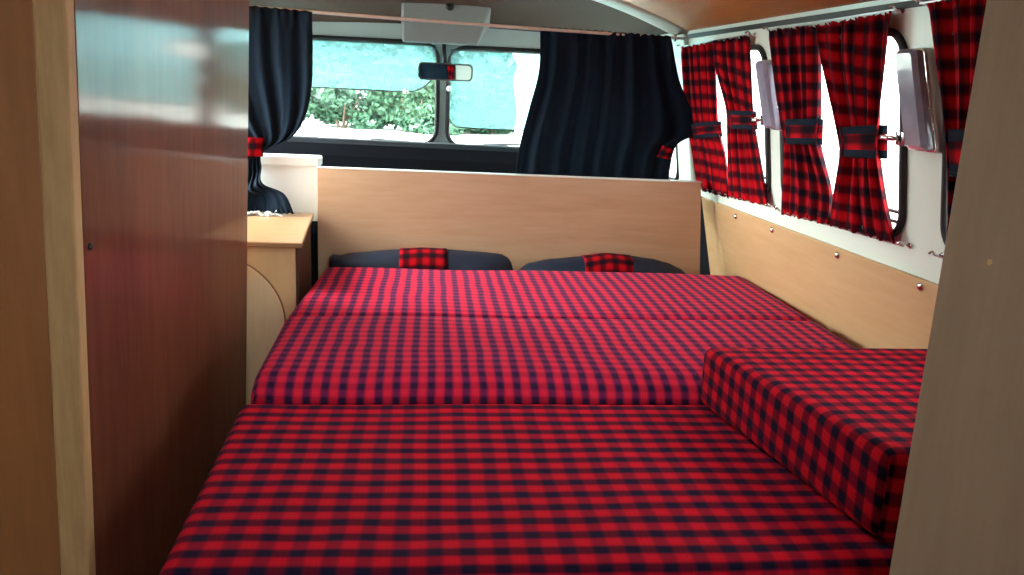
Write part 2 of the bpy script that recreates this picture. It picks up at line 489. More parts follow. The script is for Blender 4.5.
# ------------------------------------------------------------------ right-hand lining panel
def lining(a, b, d):
    return wallR(a, b, d - .010)
lp = thing('lining_panel', 'plywood lining board along the wall below the plaid curtains', 'wall panel', (.84, 1.5, .2))
keep(lp, plate('board', [(.64, .20), (2.30, .20), (2.30, .634), (.64, .634)], [], .009, lining, M['ply']))
for y, z in ((2.059, .618), (1.847, .620), (1.555, .620), (1.286, .622), (1.02, .622)):
    bm = bmesh.new()
    lathe(bm, [(.0075, 0), (.0075, .002), (.0055, .0045), (.002, .006)], wallR(y, z, -.010), (-1, 0, -.2), 14)
    keep(lp, bm_obj('screw', bm, M['chrome'], None, True))

# ------------------------------------------------------------------ bed
def cushion(name, quad, zb, zt, r, mat, parent=None, puff=0, step=.03, wob=0, roll=0):
    """soft rounded slab; quad = front-left, front-right, back-right, back-left corners (x, y)"""
    L = (Vector(quad[1]) - Vector(quad[0])).length; W = (Vector(quad[3]) - Vector(quad[0])).length; H = zt - zb
    def coords(l):
        e = [0, .12 * r, .3 * r, .6 * r, r]
        n = max(2, int((l - 2 * r) / step))
        return e + [r + (l - 2 * r) * k / n for k in range(1, n)] + [l - v for v in e[::-1]]
    cx, cy, cz = coords(L), coords(W), coords(H)
    def bl(u, v):
        a = Vector(quad[0]).lerp(Vector(quad[1]), u); b = Vector(quad[3]).lerp(Vector(quad[2]), u)
        return a.lerp(b, v)
    idx = {}; vs = []; faces = []; uvs = []
    def vert(x, y, z):
        k = (round(x, 5), round(y, 5), round(z, 5))
        if k in idx: return idx[k]
        inn = Vector((min(max(x, r), L - r), min(max(y, r), W - r), min(max(z, r), H - r)))
        dv = Vector((x, y, z)) - inn
        p = inn + dv.normalized() * r if dv.length > 1e-9 else inn
        u, v = p.x / L, p.y / W
        q = bl(u, v)
        h = p.z + (puff * (max(0, math.sin(PI * min(1, max(0, u)))) ** .35) * (max(0, math.sin(PI * min(1, max(0, v)))) ** .35) if p.z > H * .5 else 0)
        if wob and p.z > H * .5:
            h += wob * (math.sin(q.x * 9 + q.y * 5) + math.sin(q.x * 17 - q.y * 11 + 1) * .6)
        if roll and p.z > H * .5:              # front edge rolls over softly
            h -= roll * max(0, 1 - p.y / .065) ** 2
        idx[k] = len(vs); vs.append((q.x, q.y, zb + h))
        return idx[k]
    def addf(c):
        f = [vert(*p) for p in c]
        faces.append(f)
        return f
    def uvof(side, p):
        x, y, z = p
        u, v = x / L, y / W; q = bl(u, v); dz = H - z
        if side == 'z': return (q.x, q.y)
        if side == 'y0': return (q.x, q.y - dz)
        if side == 'y1': return (q.x, q.y + dz)
        if side == 'x0': return (q.x - dz, q.y)
        return (q.x + dz, q.y)
    def grid(A, B, mk, side, flip):
        for i in range(len(A) - 1):
            for j in range(len(B) - 1):
                c = [mk(A[i], B[j]), mk(A[i + 1], B[j]), mk(A[i + 1], B[j + 1]), mk(A[i], B[j + 1])]
                if flip: c = c[::-1]
                addf(c); uvs.extend(uvof(side, p) for p in c)
    grid(cx, cy, lambda a, b: (a, b, H), 'z', False)
    grid(cx, cy, lambda a, b: (a, b, 0), 'z', True)
    grid(cx, cz, lambda a, b: (a, 0, b), 'y0', False)
    grid(cx, cz, lambda a, b: (a, W, b), 'y1', True)
    grid(cy, cz, lambda a, b: (0, a, b), 'x0', True)
    grid(cy, cz, lambda a, b: (L, a, b), 'x1', False)
    return mesh(name, vs, faces, mat, parent, True, uvs)

bb = thing('bed_base', 'plywood bed box under the plaid mattresses', 'bed base', (.28, 1.45, 0))
keep(bb, box_obj('deck', (-.225, .80, .79, 2.186, .310, .332), M['base']))
keep(bb, box_obj('side_board', (-.222, -.204, .80, 2.18, 0, .310), M['base']))
keep(bb, box_obj('front_board', (-.204, .78, .80, .818, 0, .310), M['base']))
near = cushion('mattress', [(-.262, .748), (.838, .760), (.822, 1.222), (-.277, 1.212)], .332, .438, .016, M['plaid_near'], None, .002, wob=.0006)
tag(near, 'nearest plaid mattress section, lower than the others, with the loose bolster on it', 'mattress', 'red and navy plaid mattress sections')
mid = cushion('mattress', [(-.266, 1.2125), (.812, 1.2225), (.822, 1.623), (-.275, 1.599)], .332, .467, .018, M['plaid_far'], None, .003, wob=.0012, roll=.020)
tag(mid, 'middle plaid mattress section with a thick rounded front edge', 'mattress', 'red and navy plaid mattress sections')
far = cushion('mattress', [(-.275, 1.5995), (.822, 1.6235), (.822, 2.064), (-.250, 2.047)], .332, .465, .018, M['plaid_far'], None, .003, wob=.0012)
tag(far, 'farthest plaid mattress section, touching the two navy pillows', 'mattress', 'red and navy plaid mattress sections')
# piping round the near mattress's front edge
bm = bmesh.new()
tube(bm, [(-.252, .758, .424), (-.1, .7535, .4255), (.3, .758, .4255), (.815, .764, .4245)], .0035, 8)
pm = bm_obj('piping', bm, plain('red_piping', (.20, .006, .012), .7), near, True)
# bolster: loose box cushion lying on the near section
bol = cushion('bolster_cushion', [(.503, .787), (.858, .80), (.820, 1.220), (.430, 1.210)], .441, .5395, .016, M['plaid_bol'], None, .0, step=.025)
for v in bol.data.vertices:                   # thicker at its near end
    t = (v.co.y - .78) / .44
    v.co.z = .439 + (v.co.z - .439) * (1.14 - .16 * t)
tag(bol, 'plaid box-shaped seat cushion lying on the right end of the nearest mattress', 'cushion')

# headboard
hb = thing('headboard', 'wide pale wooden headboard panel standing behind the two navy pillows', 'headboard', (.22, 2.20, .33))
bm = bmesh.new()
hexa(bm, [(-.290, 2.197, .30), (.768, 2.197, .30), (.768, 2.217, .30), (-.290, 2.217, .30),
          (-.290, 2.197, .690), (.734, 2.197, .686), (.734, 2.217, .686), (-.290, 2.217, .690)], .0015)
keep(hb, bm_obj('panel', bm, M['head']))
bm = bmesh.new()  # top edge lipping; its white stands for daylight from the windscreen
hexa(bm, [(-.292, 2.1965, .690), (.735, 2.1965, .686), (.736, 2.219, .686), (-.294, 2.219, .690),
          (-.292, 2.1965, .6935), (.735, 2.1965, .6895), (.735, 2.219, .6895), (-.292, 2.219, .6935)], .001)
tag(keep(hb, bm_obj('edge_strip', bm, M['bulk'])), 'thin top edge, the daylight catching it painted in white')

# pillows
def pillow(top, y, zb, b, band, label):
    """soft cushion lofted across its width; top = silhouette (x, z)"""
    n = 60; seg = 20
    def tz(x):
        for (x0, z0), (x1, z1) in zip(top, top[1:]):
            if x0 <= x <= x1:
                u = (x - x0) / (x1 - x0); u = u * u * (3 - 2 * u) * .5 + u * .5
                return z0 + (z1 - z0) * u
        return top[-1][1]
    X0, X1 = top[0][0], top[-1][0]
    def section(x, grow=0):
        e = min(x - X0, X1 - x) / (X1 - X0)
        k = min(1, (e / .16)) ** .5 if e > 0 else 0
        h = tz(x)
        zlo = zb + (1 - k) * .035
        c = (h + zlo) / 2; hz = max(.004, (h - zlo) / 2); hy = max(.006, b * (.25 + .75 * k))
        out = []
        for s in range(seg):
            a = 2 * PI * s / seg
            ca, sa = math.cos(a), math.sin(a)
            out.append((x, y + (hy + grow) * math.copysign(abs(ca) ** .8, ca), c + (hz + grow) * math.copysign(abs(sa) ** .8, sa)))
        return out
    def loft(xs, grow, name, mat, parent=None):
        vs, fs, uv = [], [], []
        R = [section(x, grow) for x in xs]
        for r in R: vs += r
        arc = []
        for r in R:
            a = [0]
            for s in range(seg): a.append(a[-1] + math.dist(r[s], r[(s + 1) % seg]))
            arc.append(a)
        for i in range(len(xs) - 1):
            for s in range(seg):
                fs.append((i * seg + s, i * seg + (s + 1) % seg, (i + 1) * seg + (s + 1) % seg, (i + 1) * seg + s))
                uv += [(xs[i], arc[i][s]), (xs[i], arc[i][s + 1]), (xs[i + 1], arc[i + 1][s + 1]), (xs[i + 1], arc[i + 1][s])]
        fs.append(tuple(range(seg))[::-1]); uv += [(0, 0)] * seg
        fs.append(tuple((len(xs) - 1) * seg + s for s in range(seg))); uv += [(0, 0)] * seg
        return mesh(name, vs, fs, mat, parent, True, uv)
    p = loft([X0 + (X1 - X0) * k / n for k in range(n + 1)], 0, 'pillow', M['navy_p'])
    tag(p, label, 'pillow', 'navy pillows with a plaid band')
    nb = 12
    bd = loft([band[0] + (band[1] - band[0]) * k / nb for k in range(nb + 1)], .0022, 'plaid_band', M['plaid_c'], p)
    bd['label'] = 'red plaid band across the middle'
    return p
p1 = pillow([(-.252, .470), (-.243, .479), (-.226, .476), (-.199, .482), (-.072, .495), (-.013, .499), (.049, .498), (.12, .494), (.190, .490), (.208, .482), (.219, .468), (.226, .445)],
            2.127, .334, .058, (-.072, .049), 'left navy pillow with a knotted corner and plaid band, against the headboard')
p2 = pillow([(.229, .440), (.268, .467), (.330, .479), (.409, .488), (.475, .497), (.538, .493), (.60, .486), (.640, .477), (.675, .462), (.705, .440)],
            2.127, .334, .058, (.409, .536), 'right navy pillow with rounded ends and plaid band, nearer the curtained windows')

# ------------------------------------------------------------------ furniture
# wardrobe on the left, leaning a little with the body side
def lean(o, piv=1.0, k=.038):
    for v in o.data.vertices: v.co.x += k * (v.co.z - piv)
wd = thing('wardrobe', 'tall varnished brown wardrobe at the left edge, its glossy side reflecting the bed', 'wardrobe', (-.55, 1.3, 0))
def wpart(name, dims, mat, bev=.001):
    bm = box(bmesh.new(), *dims, bev=bev)
    o = bm_obj(name, bm, mat); lean(o); keep(wd, o); return o
wpart('side_panel', (-.378, -.360, .922, 1.752, .0, 1.13), M['gloss'])
wpart('edge_strip', (-.392, -.3595, .900, .9215, .0, 1.13), M['edge'], .003)['label'] = 'raw light wood edge strip'
wpart('end_panel', (-.70, -.3925, .903, .9215, .0, 1.11), M['endp'])
wpart('back_panel', (-.70, -.378, 1.734, 1.752, .0, 1.11), M['endp'])
bm = lathe(bmesh.new(), [(.004, 0), (.0045, .0015), (.002, .003)], (-.3685, .936, .728), (1, 0, 0), 10)
o = bm_obj('screw', bm, M['rubber']); o.data.transform(Matrix.Translation((-.0015, 0, 0))); keep(wd, o)

# right foreground board: end panel of a tall unit
bd = thing('partition_board', 'tall plain wooden board filling the right edge, closest to the viewer', 'board', (.63, .61, 0))
bm = bmesh.new()                             # left edge planed at a slant
hexa(bm, [(.4065, .610, 0), (.86, .610, 0), (.86, .628, 0), (.420, .628, 0), (.4065, .610, 1.10), (.86, .610, 1.10), (.86, .628, 1.10), (.420, .628, 1.10)], .001)
keep(bd, bm_obj('panel', bm, M['board']))
bm = bmesh.new()
for x, z in ((.446, .800),):
    lathe(bm, [(.003, 0), (.0028, .0006), (.001, .001)], (x, .6102, z), (0, -1, 0), 10)
keep(bd, bm_obj('plug', bm, M['edge']))

# low cabinet with an arched door
cb = thing('low_cabinet', 'low pale maple cabinet with an arched door, left of the bed', 'cabinet', (-.5, 2.0, 0))
CY = 1.812
def tapered(name, f, bk, y0, y1, z0, z1, x0, mat, bev=.001):
    bm = bmesh.new()
    hexa(bm, [(x0, y0, z0), (f, y0, z0), (bk, y1, z0), (x0, y1, z0), (x0, y0, z1), (f, y0, z1), (bk, y1, z1), (x0, y1, z1)], bev)
    return keep(cb, bm_obj(name, bm, mat))
tapered('body', -.288, -.313, CY, 2.190, 0, .556, -.72, M['cab'])
bm = bmesh.new()
hexa(bm, [(-.2878, CY + .002, 0), (-.282, CY + .002, 0), (-.307, 2.19, 0), (-.3128, 2.19, 0), (-.2878, CY + .002, .556), (-.282, CY + .002, .556), (-.307, 2.19, .556), (-.3128, 2.19, .556)])
keep(cb, bm_obj('side_panel', bm, M['dark']))['label'] = 'dark reddish brown side'
tapered('top', -.271, -.302, 1.800, 2.222, .557, .569, -.735, M['cabtop'], .003)
pts = []
AX0, AX1 = -.62, -.313
ac = (AX0 + AX1) / 2; ah = (AX1 - AX0) / 2
arc = [(ac + ah * math.cos(t), .385 + .150 * math.sin(t)) for t in [PI * k / 40 for k in range(41)]]
door_loop = [(AX1, .06)] + arc + [(AX0, .06)]
dr = plate('door', door_loop, [], .012, lambda a, b, d: (a, CY - .001 - d, b), M['door'])
keep(cb, dr)
bv = dr.modifiers.new('soft', 'BEVEL'); bv.width = .004; bv.segments = 2; bv.limit_method = 'ANGLE'
bm = bmesh.new()
tube(bm, [(a, CY - .0015, b) for a, b in door_loop[1:42]], .0035, 6)
keep(cb, bm_obj('door_groove', bm, M['base'], None, True))
bm = lathe(bmesh.new(), [(.010, 0), (.006, .008), (.012, .016), (.010, .024)], (-.575, CY - .013, .33), (0, -1, 0), 14)
k_ = bm_obj('knob', bm, M['base'], None, True); k_.parent = dr

# crumpled clear wrapper lying on the cabinet top
bm = bmesh.new()
random.seed(3)
def crumple(cx, cy, cz, L, n):
    for k in range(n):
        a = random.uniform(0, PI)
        dx, dy = math.cos(a) * L, math.sin(a) * L * .5
        ox, oy = random.uniform(-.018, .018), random.uniform(-.010, .010)
        p = [(cx + ox - dx, cy + oy - dy, cz + .001), (cx + ox, cy + oy, cz + random.uniform(.006, .014)), (cx + ox + dx, cy + oy + dy, cz + .001)]
        w = Vector((-dy, dx, 0)).normalized() * random.uniform(.003, .006)
        for s0, s1 in ((0, 1), (1, 2)):
            A, B = Vector(p[s0]), Vector(p[s1])
            q = [bm.verts.new(A - w), bm.verts.new(B - w), bm.verts.new(B + w), bm.verts.new(A + w)]
            bm.faces.new(q)
crumple(-.448, 2.150, .569, .022, 7)
crumple(-.402, 2.155, .569, .018, 6)
wr = bm_obj('crumpled_wrapper', bm, plain('shiny_film', (.85, .88, .9), .12, 0, noise=.05))
so = wr.modifiers.new('thick', 'SOLIDIFY'); so.thickness = .0012
tag(wr, 'small crumpled shiny white wrapper on the low cabinet, under the dark curtain', 'wrapper')

# ------------------------------------------------------------------ curtains
def curtain(name, left, right, pmap, mat, pleats, amp, cloth, base=.010, nu=90, nv=60, ruf_amp=.0022, seed=0, flare=None, thick=.0012, uvo=(0, 0), v_amp=None, straight=False):
    """hanging cloth between two edges (lists of (s, z) from the top down); pmap(s, z, off) carries it into place"""
    rnd = random.Random(seed)
    ph = [rnd.uniform(0, 2 * PI) for _ in range(4)]
    vs, fs, uv = [], [], []
    prevz = None; vlen = 0
    P = []
    for j in range(nv + 1):
        t = j / nv
        sl, zl = poly_at(left, t); sr, zr = poly_at(right, t)
        width = abs(sr - sl); full = max(abs(left[0][0] - right[0][0]), 1e-3)
        squeeze = min(1.6, full / max(width, .02))
        zm = (zl + zr) / 2
        if prevz is not None: vlen += math.hypot(zm - prevz[0], ((sl + sr) / 2 - prevz[1]) * .5)
        prevz = (zm, (sl + sr) / 2)
        for i in range(nu + 1):
            u = i / nu
            s = sl + (sr - sl) * u; z = zl + (zr - zl) * u
            if straight:                       # folds hang straight; only the edges follow the outline
                l0 = left[0][0] * (1 - t) + left[-1][0] * t; r0 = right[0][0] * (1 - t) + right[-1][0] * t
                s = l0 + (r0 - l0) * u + (sl - l0) * (1 - u) ** 2 + (sr - r0) * u ** 4
            a = amp * (.55 + .45 * squeeze) * (v_amp(t) if v_amp else 1)
            off = a * (math.sin(2 * PI * pleats * u + ph[0] + .8 * math.sin(2.2 * t + ph[1])) + .45 * math.sin(2 * PI * pleats * 1.73 * u + ph[2] + t * 2.0)
                       + .25 * math.sin(2 * PI * pleats * .47 * u + ph[3] - t * 3))
            ruf = 0
            if t < .05 or t > .95:             # gathered heading and hem
                e = 1 - min(t, 1 - t) / .05
                off = off * (1 - .5 * e) + .003 * e * math.sin(2 * PI * pleats * 3.1 * u)
                ruf = ruf_amp * e * math.sin(2 * PI * pleats * 2.6 * u + ph[2])
            f = flare(u, t) if flare else 0
            P.append(pmap(s, z + ruf, base + off + f))
            vs.append(P[-1]); 
        for i in range(nu + 1): pass
    vl = [0]
    for j in range(1, nv + 1):
        a = Vector(vs[(j - 1) * (nu + 1) + nu // 2]); b = Vector(vs[j * (nu + 1) + nu // 2]); vl.append(vl[-1] + abs((b - a).z) * .8 + (b - a).length * .2)
    for j in range(nv):
        for i in range(nu):
            k = j * (nu + 1) + i
            fs.append((k, k + 1, k + nu + 2, k + nu + 1))
            uv += [(uvo[0] + cloth * i / nu, uvo[1] - vl[j]), (uvo[0] + cloth * (i + 1) / nu, uvo[1] - vl[j]), (uvo[0] + cloth * (i + 1) / nu, uvo[1] - vl[j + 1]), (uvo[0] + cloth * i / nu, uvo[1] - vl[j + 1])]
    o = mesh(name, vs, fs, mat, None, True, uv)
    so = o.modifiers.new('thick', 'SOLIDIFY'); so.thickness = thick; so.offset = 0
    return o

def band(name, corners, pmap, mat, parent, out=.022, nu=24, nv=6, wrap=.5, cloth=.12, edge=None):
    """tie band: corners TL, BL, TR, BR in (s, z), bulging round the gathered cloth"""
    TL, BL, TR, BR = corners
    def at(u, v, o):
        s = (TL[0] * (1 - u) + TR[0] * u) * (1 - v) + (BL[0] * (1 - u) + BR[0] * u) * v
        z = (TL[1] * (1 - u) + TR[1] * u) * (1 - v) + (BL[1] * (1 - u) + BR[1] * u) * v
        return pmap(s, z, o)
    vs, fs, uv, mi = [], [], [], []
    ring = []
    for i in range(2 * nu):                     # right round the bunch, front then back
        if i <= nu: u, front = i / nu, True
        else: u, front = 1 - (i - nu) / nu, False
        c = math.sqrt(max(0, 1 - (2 * u - 1) ** 2))
        ring.append((u, out * (.35 + .65 * c) if front else .011))
    h = math.dist(TL, BL)
    for j in range(nv + 1):
        v = j / nv
        for u, o in [(.03 + .94 * q, w_) for q, w_ in ring]: vs.append(at(u, v, o))
    R = len(ring)
    for j in range(nv):
        for i in range(R):
            fs.append((j * R + i, j * R + (i + 1) % R, (j + 1) * R + (i + 1) % R, (j + 1) * R + i))
            uv += [(cloth * i / R, -h * j / nv), (cloth * (i + 1) / R, -h * j / nv), (cloth * (i + 1) / R, -h * (j + 1) / nv), (cloth * i / R, -h * (j + 1) / nv)]
            mi.append(1 if edge and (j < edge or j >= nv - edge) else 0)
    o = mesh(name, vs, fs, mat, parent, True, uv)
    for p, k in zip(o.data.polygons, mi): p.material_index = k
    so = o.modifiers.new('thick', 'SOLIDIFY'); so.thickness = .0015
    return o

def wmap(s, z, off): return wallR(s - .008, z - .001, -max(off, .003))
GC = 'plaid curtains along the side windows'
def side_curtain(left, right, bc, label, pleats, cloth, seed):
    c = curtain('curtain', left, right, wmap, M['plaid_c'], pleats, .0058, cloth, base=.016, seed=seed, uvo=(seed * .013, seed * .007))
    tag(c, label, 'curtain', GC)
    b = band('tie_band', bc, wmap, [M['plaid_c'], M['navy']], c, out=.027, nv=8, edge=2)
    b['label'] = 'plaid tie band edged in navy'
    return c
C1M_t = [(2.146, 1.051), (2.146, .989)]
side_curtain([(2.385, 1.047), (2.378, .93), (2.360, .827), (2.337, .764), (2.304, .657)],
             [(2.146, 1.051), (2.144, .93), (2.139, .839), (2.098, .764), (2.087, .664)],
             [(2.362, .835), (2.336, .795), (2.136, .856), (2.133, .816)],
             'left plaid curtain of the far side window, next to the dark cab curtain', 5, .34, 1)
side_curtain([(2.145, 1.052), (2.140, .989), (2.078, .887), (2.080, .80), (2.086, .666)],
             [(1.943, 1.055), (1.934, .957), (1.930, .871), (1.912, .815), (1.862, .676)],
             [(2.084, .884), (2.082, .840), (1.924, .888), (1.916, .846)],
             'right plaid curtain of the far side window, beside the smaller-looking wall lamp', 5, .30, 2)
side_curtain([(1.823, 1.062), (1.800, .957), (1.772, .857), (1.764, .825), (1.777, .744), (1.786, .669)],
             [(1.610, 1.059), (1.612, .96), (1.620, .88), (1.620, .83), (1.572, .744), (1.579, .679)],
             [(1.775, .876), (1.768, .824), (1.612, .884), (1.616, .834)],
             'left plaid curtain of the middle side window, between the two wall lamps', 5, .32, 3)
side_curtain([(1.608, 1.060), (1.600, 1.00), (1.546, .868), (1.539, .819), (1.562, .745), (1.577, .679)],
             [(1.370, 1.065), (1.383, .974), (1.399, .873), (1.399, .831), (1.379, .755), (1.351, .684)],
             [(1.550, .870), (1.546, .817), (1.392, .884), (1.392, .826)],
             'right plaid curtain of the middle side window, widest one, by the larger wall lamp', 5, .36, 4)
side_curtain([(1.283, 1.072), (1.260, .972), (1.235, .883), (1.225, .823), (1.229, .683)],
             [(1.075, 1.070), (1.085, .972), (1.110, .883), (1.115, .823), (1.05, .683)],
             [(1.238, .886), (1.230, .816), (1.108, .890), (1.112, .820)],
             'plaid curtain half hidden behind the board at the right edge', 5, .32, 5)

# wires the side curtains run on, each with a hook at both ends
def cwire(y0, y1, z0, z1, label, grp):
    w = thing('curtain_wire', label, 'curtain wire', wallR((y0 + y1) / 2, (z0 + z1) / 2, -.016), grp)
    bm = bmesh.new(); tube(bm, [wallR(y0, z0, -.016), wallR(y1, z1, -.016)], .0016, 6)
    keep(w, bm_obj('wire', bm, M['alu']))
    for y, z in ((y0, z0), (y1, z1)):
        bm = bmesh.new()
        tube(bm, [wallR(y, z, .001), wallR(y, z, -.012), wallR(y, z + .006, -.018), wallR(y, z + .003, -.024)], .0024, 8)
        lathe(bm, [(.006, 0), (.005, .003)], wallR(y, z, .001), (-1, 0, -.15), 12)
        keep(w, bm_obj('hook', bm, M['chrome'], None, True))
GW = 'curtain wires'
cwire(2.400, 1.930, 1.047, 1.058, 'wire with chrome hooks along the top of the far side window', GW)
cwire(2.330, 1.850, .662, .674, 'wire through the hem below the far side window', GW)
cwire(1.835, 1.360, 1.062, 1.068, 'wire with chrome hooks along the top of the middle side window', GW)
cwire(1.800, 1.332, .672, .683, 'wire with chrome hook below the middle side window', GW)
cwire(1.292, .900, 1.072, 1.074, 'wire along the top of the nearest side window', GW)
cwire(1.245, .900, .684, .690, 'wire below the nearest side window', GW)

# cab curtains, dark navy, on one white wire across the van
RA, RB = Vector((-.60, 2.193, 1.083)), Vector((.668, 2.350, 1.068))
cw = thing('curtain_wire', 'white wire stretched across the van above the cab', 'curtain wire', RA, None)
bm = tube(bmesh.new(), [RA.lerp(RB, k / 12) - Vector((0, 0, .003 * math.sin(PI * k / 12))) for k in range(13)], .0042, 8)
keep(cw, bm_obj('wire', bm, M['bright'], None, True))
for p, dx in ((RA, -1), (RB, 1)):
    bm = lathe(bmesh.new(), [(.010, 0), (.010, .004), (.004, .006), (.004, .03 if dx > 0 else .08)], p - Vector((0, 0, 0)), (dx, 0, .0), 12)
    keep(cw, bm_obj('hook', bm, M['chrome'], None, True))
def lmap(x, z, off): return (x, 2.205 - off, z)
def fl(u, t):
    k = max(0, (t - .64) / .36)
    return .012 * k + .026 * k * (math.sin(3.4 * u + 5 * t) ** 2) + .020 * math.exp(-((t - .86 + .12 * u) / .06) ** 2)
lc = curtain('curtain', [(-.610, 1.088), (-.610, .96), (-.585, .86), (-.535, .785), (-.480, .735), (-.478, .69), (-.480, .65), (-.500, .62), (-.52, .60), (-.53, .574)],
             [(-.297, 1.076), (-.297, .96), (-.300, .900), (-.315, .826), (-.352, .767), (-.424, .727), (-.428, .685), (-.420, .648), (-.368, .624), (-.345, .576)],
             lmap, M['navy'], 5, .0055, .5, base=.012, ruf_amp=.0012, seed=11, flare=fl, nu=110, nv=80, v_amp=lambda t: 1 if t < .6 else max(.25, 1 - (t - .6) * 3))
tag(lc, 'dark navy cab curtain tied back at the left, its foot bunched on the low cabinet', 'curtain')
tb = band('tie_band', [(-.486, .765), (-.487, .716), (-.419, .763), (-.424, .716)], lmap, [M['plaid_c']], lc, out=.036, cloth=.15)
tb['label'] = 'red plaid tie band'
def rmap(x, z, off): return (x, 2.335 - off + .02 * (x - .3), z)
rc = curtain('curtain', [(.288, 1.077), (.291, .965), (.268, .856), (.245, .745), (.240, .66), (.24, .60)],
             [(.652, 1.071), (.686, .956), (.729, .875), (.744, .812), (.690, .765), (.680, .62)],
             rmap, M['navy'], 7, .0055, .9, base=.012, ruf_amp=.0015, straight=True, seed=12, nu=150, nv=70)
tag(rc, 'wide dark navy cab curtain hanging on the right in front of the windscreen', 'curtain')
tb = band('tie_band', [(.655, .775), (.640, .742), (.690, .762), (.684, .735)], rmap, [M['plaid_c']], rc, out=.030, cloth=.12)
tb['label'] = 'red plaid tie band'
# the gathered foot of that curtain, spread on the ledge
# ------------------------------------------------------------------ wall lamps
def lamp(y0, y1, zb, zt, skew, label):
    """slim strip lamp on the pillar; y0 > y1 (far to near)"""
    t = thing('wall_lamp', label, 'lamp', wallR((y0 + y1) / 2, (zb + zt) / 2, 0), 'clear strip lamps on the window pillars')
    W_, H_ = y0 - y1, zt - zb
    def prism(loops):
        """loops: (outline inset, depth) stacked outwards from the wall"""
        bm = bmesh.new(); rings = []
        for ins, d in loops:
            lp = rrect(ins, W_ - ins, ins, H_ - ins, max(.002, .010 - ins * .6), 5)
            rings.append([bm.verts.new(wallR(y0 - a + skew * (b / H_ - .5), zb + b, -d)) for a, b in lp])
        n = len(rings[0])
        for A, B in zip(rings, rings[1:]):
            for k in range(n): bm.faces.new((A[k], A[(k + 1) % n], B[(k + 1) % n], B[k]))
        bm.faces.new(rings[0]); bm.faces.new(rings[-1][::-1]); return bm
    keep(t, bm_obj('base', prism([(0, .001), (0, .013), (.002, .016)]), M['lampw'], None, True))
    keep(t, bm_obj('trim_ring', prism([(.0012, .0162), (.0005, .0175), (.0012, .0190)]), M['chrome'], None, True))
    bm = prism([(.003, .0192), (.003, .030), (.009, .037)])
    keep(t, bm_obj('lens', bm, M['lens']))
    bm = lathe(bmesh.new(), [(.0035, 0), (.0035, .005), (.002, .007)], wallR(y1 + .004, zb + H_ * .42, -.014), (-1, -.6, 0), 10)
    keep(t, bm_obj('switch', bm, M['chrome'], None, True))
lamp(1.846, 1.788, .850, 1.001, .040, 'farther wall lamp on the pillar between the far and middle windows')
lamp(1.318, 1.258, .846, 1.006, .034, 'nearer wall lamp on the pillar right of the middle window')

# window catches
def latch(y, z, label):
    t = thing('window_latch', label, 'latch', wallR(y, z, 0), 'chrome window catches')
    bm = bmesh.new(); box(bm, -.004, .004, -.012, .012, -.012, .012, .002)
    for v in bm.verts: v.co = Vector(wallR(y + v.co.y, z + v.co.z, v.co.x - .006))
    keep(t, bm_obj('plate', bm, M['chrome'], None, True))
    bm = bmesh.new(); tube(bm, [wallR(y, z, -.008), wallR(y, z, -.018), wallR(y + .026, z, -.022), wallR(y + .040, z, -.021)], [.004, .005, .0055, .0045], 10)
    keep(t, bm_obj('lever', bm, M['chrome'], None, True))
latch(1.352, .862, 'chrome catch at the right edge of the middle side window')
latch(1.885, .868, 'chrome catch at the right edge of the far side window')

# ------------------------------------------------------------------ cab fittings
mr = thing('rear_view_mirror', 'black framed rear-view mirror on the windscreen post', 'mirror', (.045, 2.93, .955))
def slab(loop, y0, y1, tilt=0, yaw=0, c=(.048, .953)):
    bm = bmesh.new()
    A = [bm.verts.new((a, y0 + yaw * (a - c[0]) + tilt * (b - c[1]), b)) for a, b in loop]
    B = [bm.verts.new((a, y1 + yaw * (a - c[0]) + tilt * (b - c[1]), b)) for a, b in loop]
    n = len(loop)
    for k in range(n): bm.faces.new((A[k], A[(k + 1) % n], B[(k + 1) % n], B[k]))
    bm.faces.new(A); bm.faces.new(B[::-1]); return bm
ty, tp = .46, -.06
keep(mr, bm_obj('housing', slab(rrect(-.044, .140, .926, .983, .016), 2.880, 2.906, tp, ty), M['rubber']))
keep(mr, bm_obj('mirror_glass', slab(rrect(-.038, .134, .931, .978, .013), 2.8775, 2.8795, tp, ty), M['mirror']))
keep(mr, bm_obj('stem', tube(bmesh.new(), [(.045, 2.895, .972), (.043, 2.925, 1.00), (.041, 2.975, 1.03), (.041, 2.992, 1.055)], .007, 10), M['rubber'], None, True))

cs = thing('roof_console', 'grey console box under the cab roof above the mirror', 'console', (.04, 2.9, 1.05))
bm = bmesh.new()
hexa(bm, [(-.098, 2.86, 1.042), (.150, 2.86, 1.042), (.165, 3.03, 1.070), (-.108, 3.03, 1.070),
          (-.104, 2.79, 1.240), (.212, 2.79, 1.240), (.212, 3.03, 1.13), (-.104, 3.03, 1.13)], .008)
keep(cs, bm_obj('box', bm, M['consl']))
keep(cs, bm_obj('knob', lathe(bmesh.new(), [(.014, 0), (.014, .006), (.009, .018), (.005, .02)], (.054, 2.8225, 1.160), (0, -1, -.3), 16), M['rubber'], None, True))

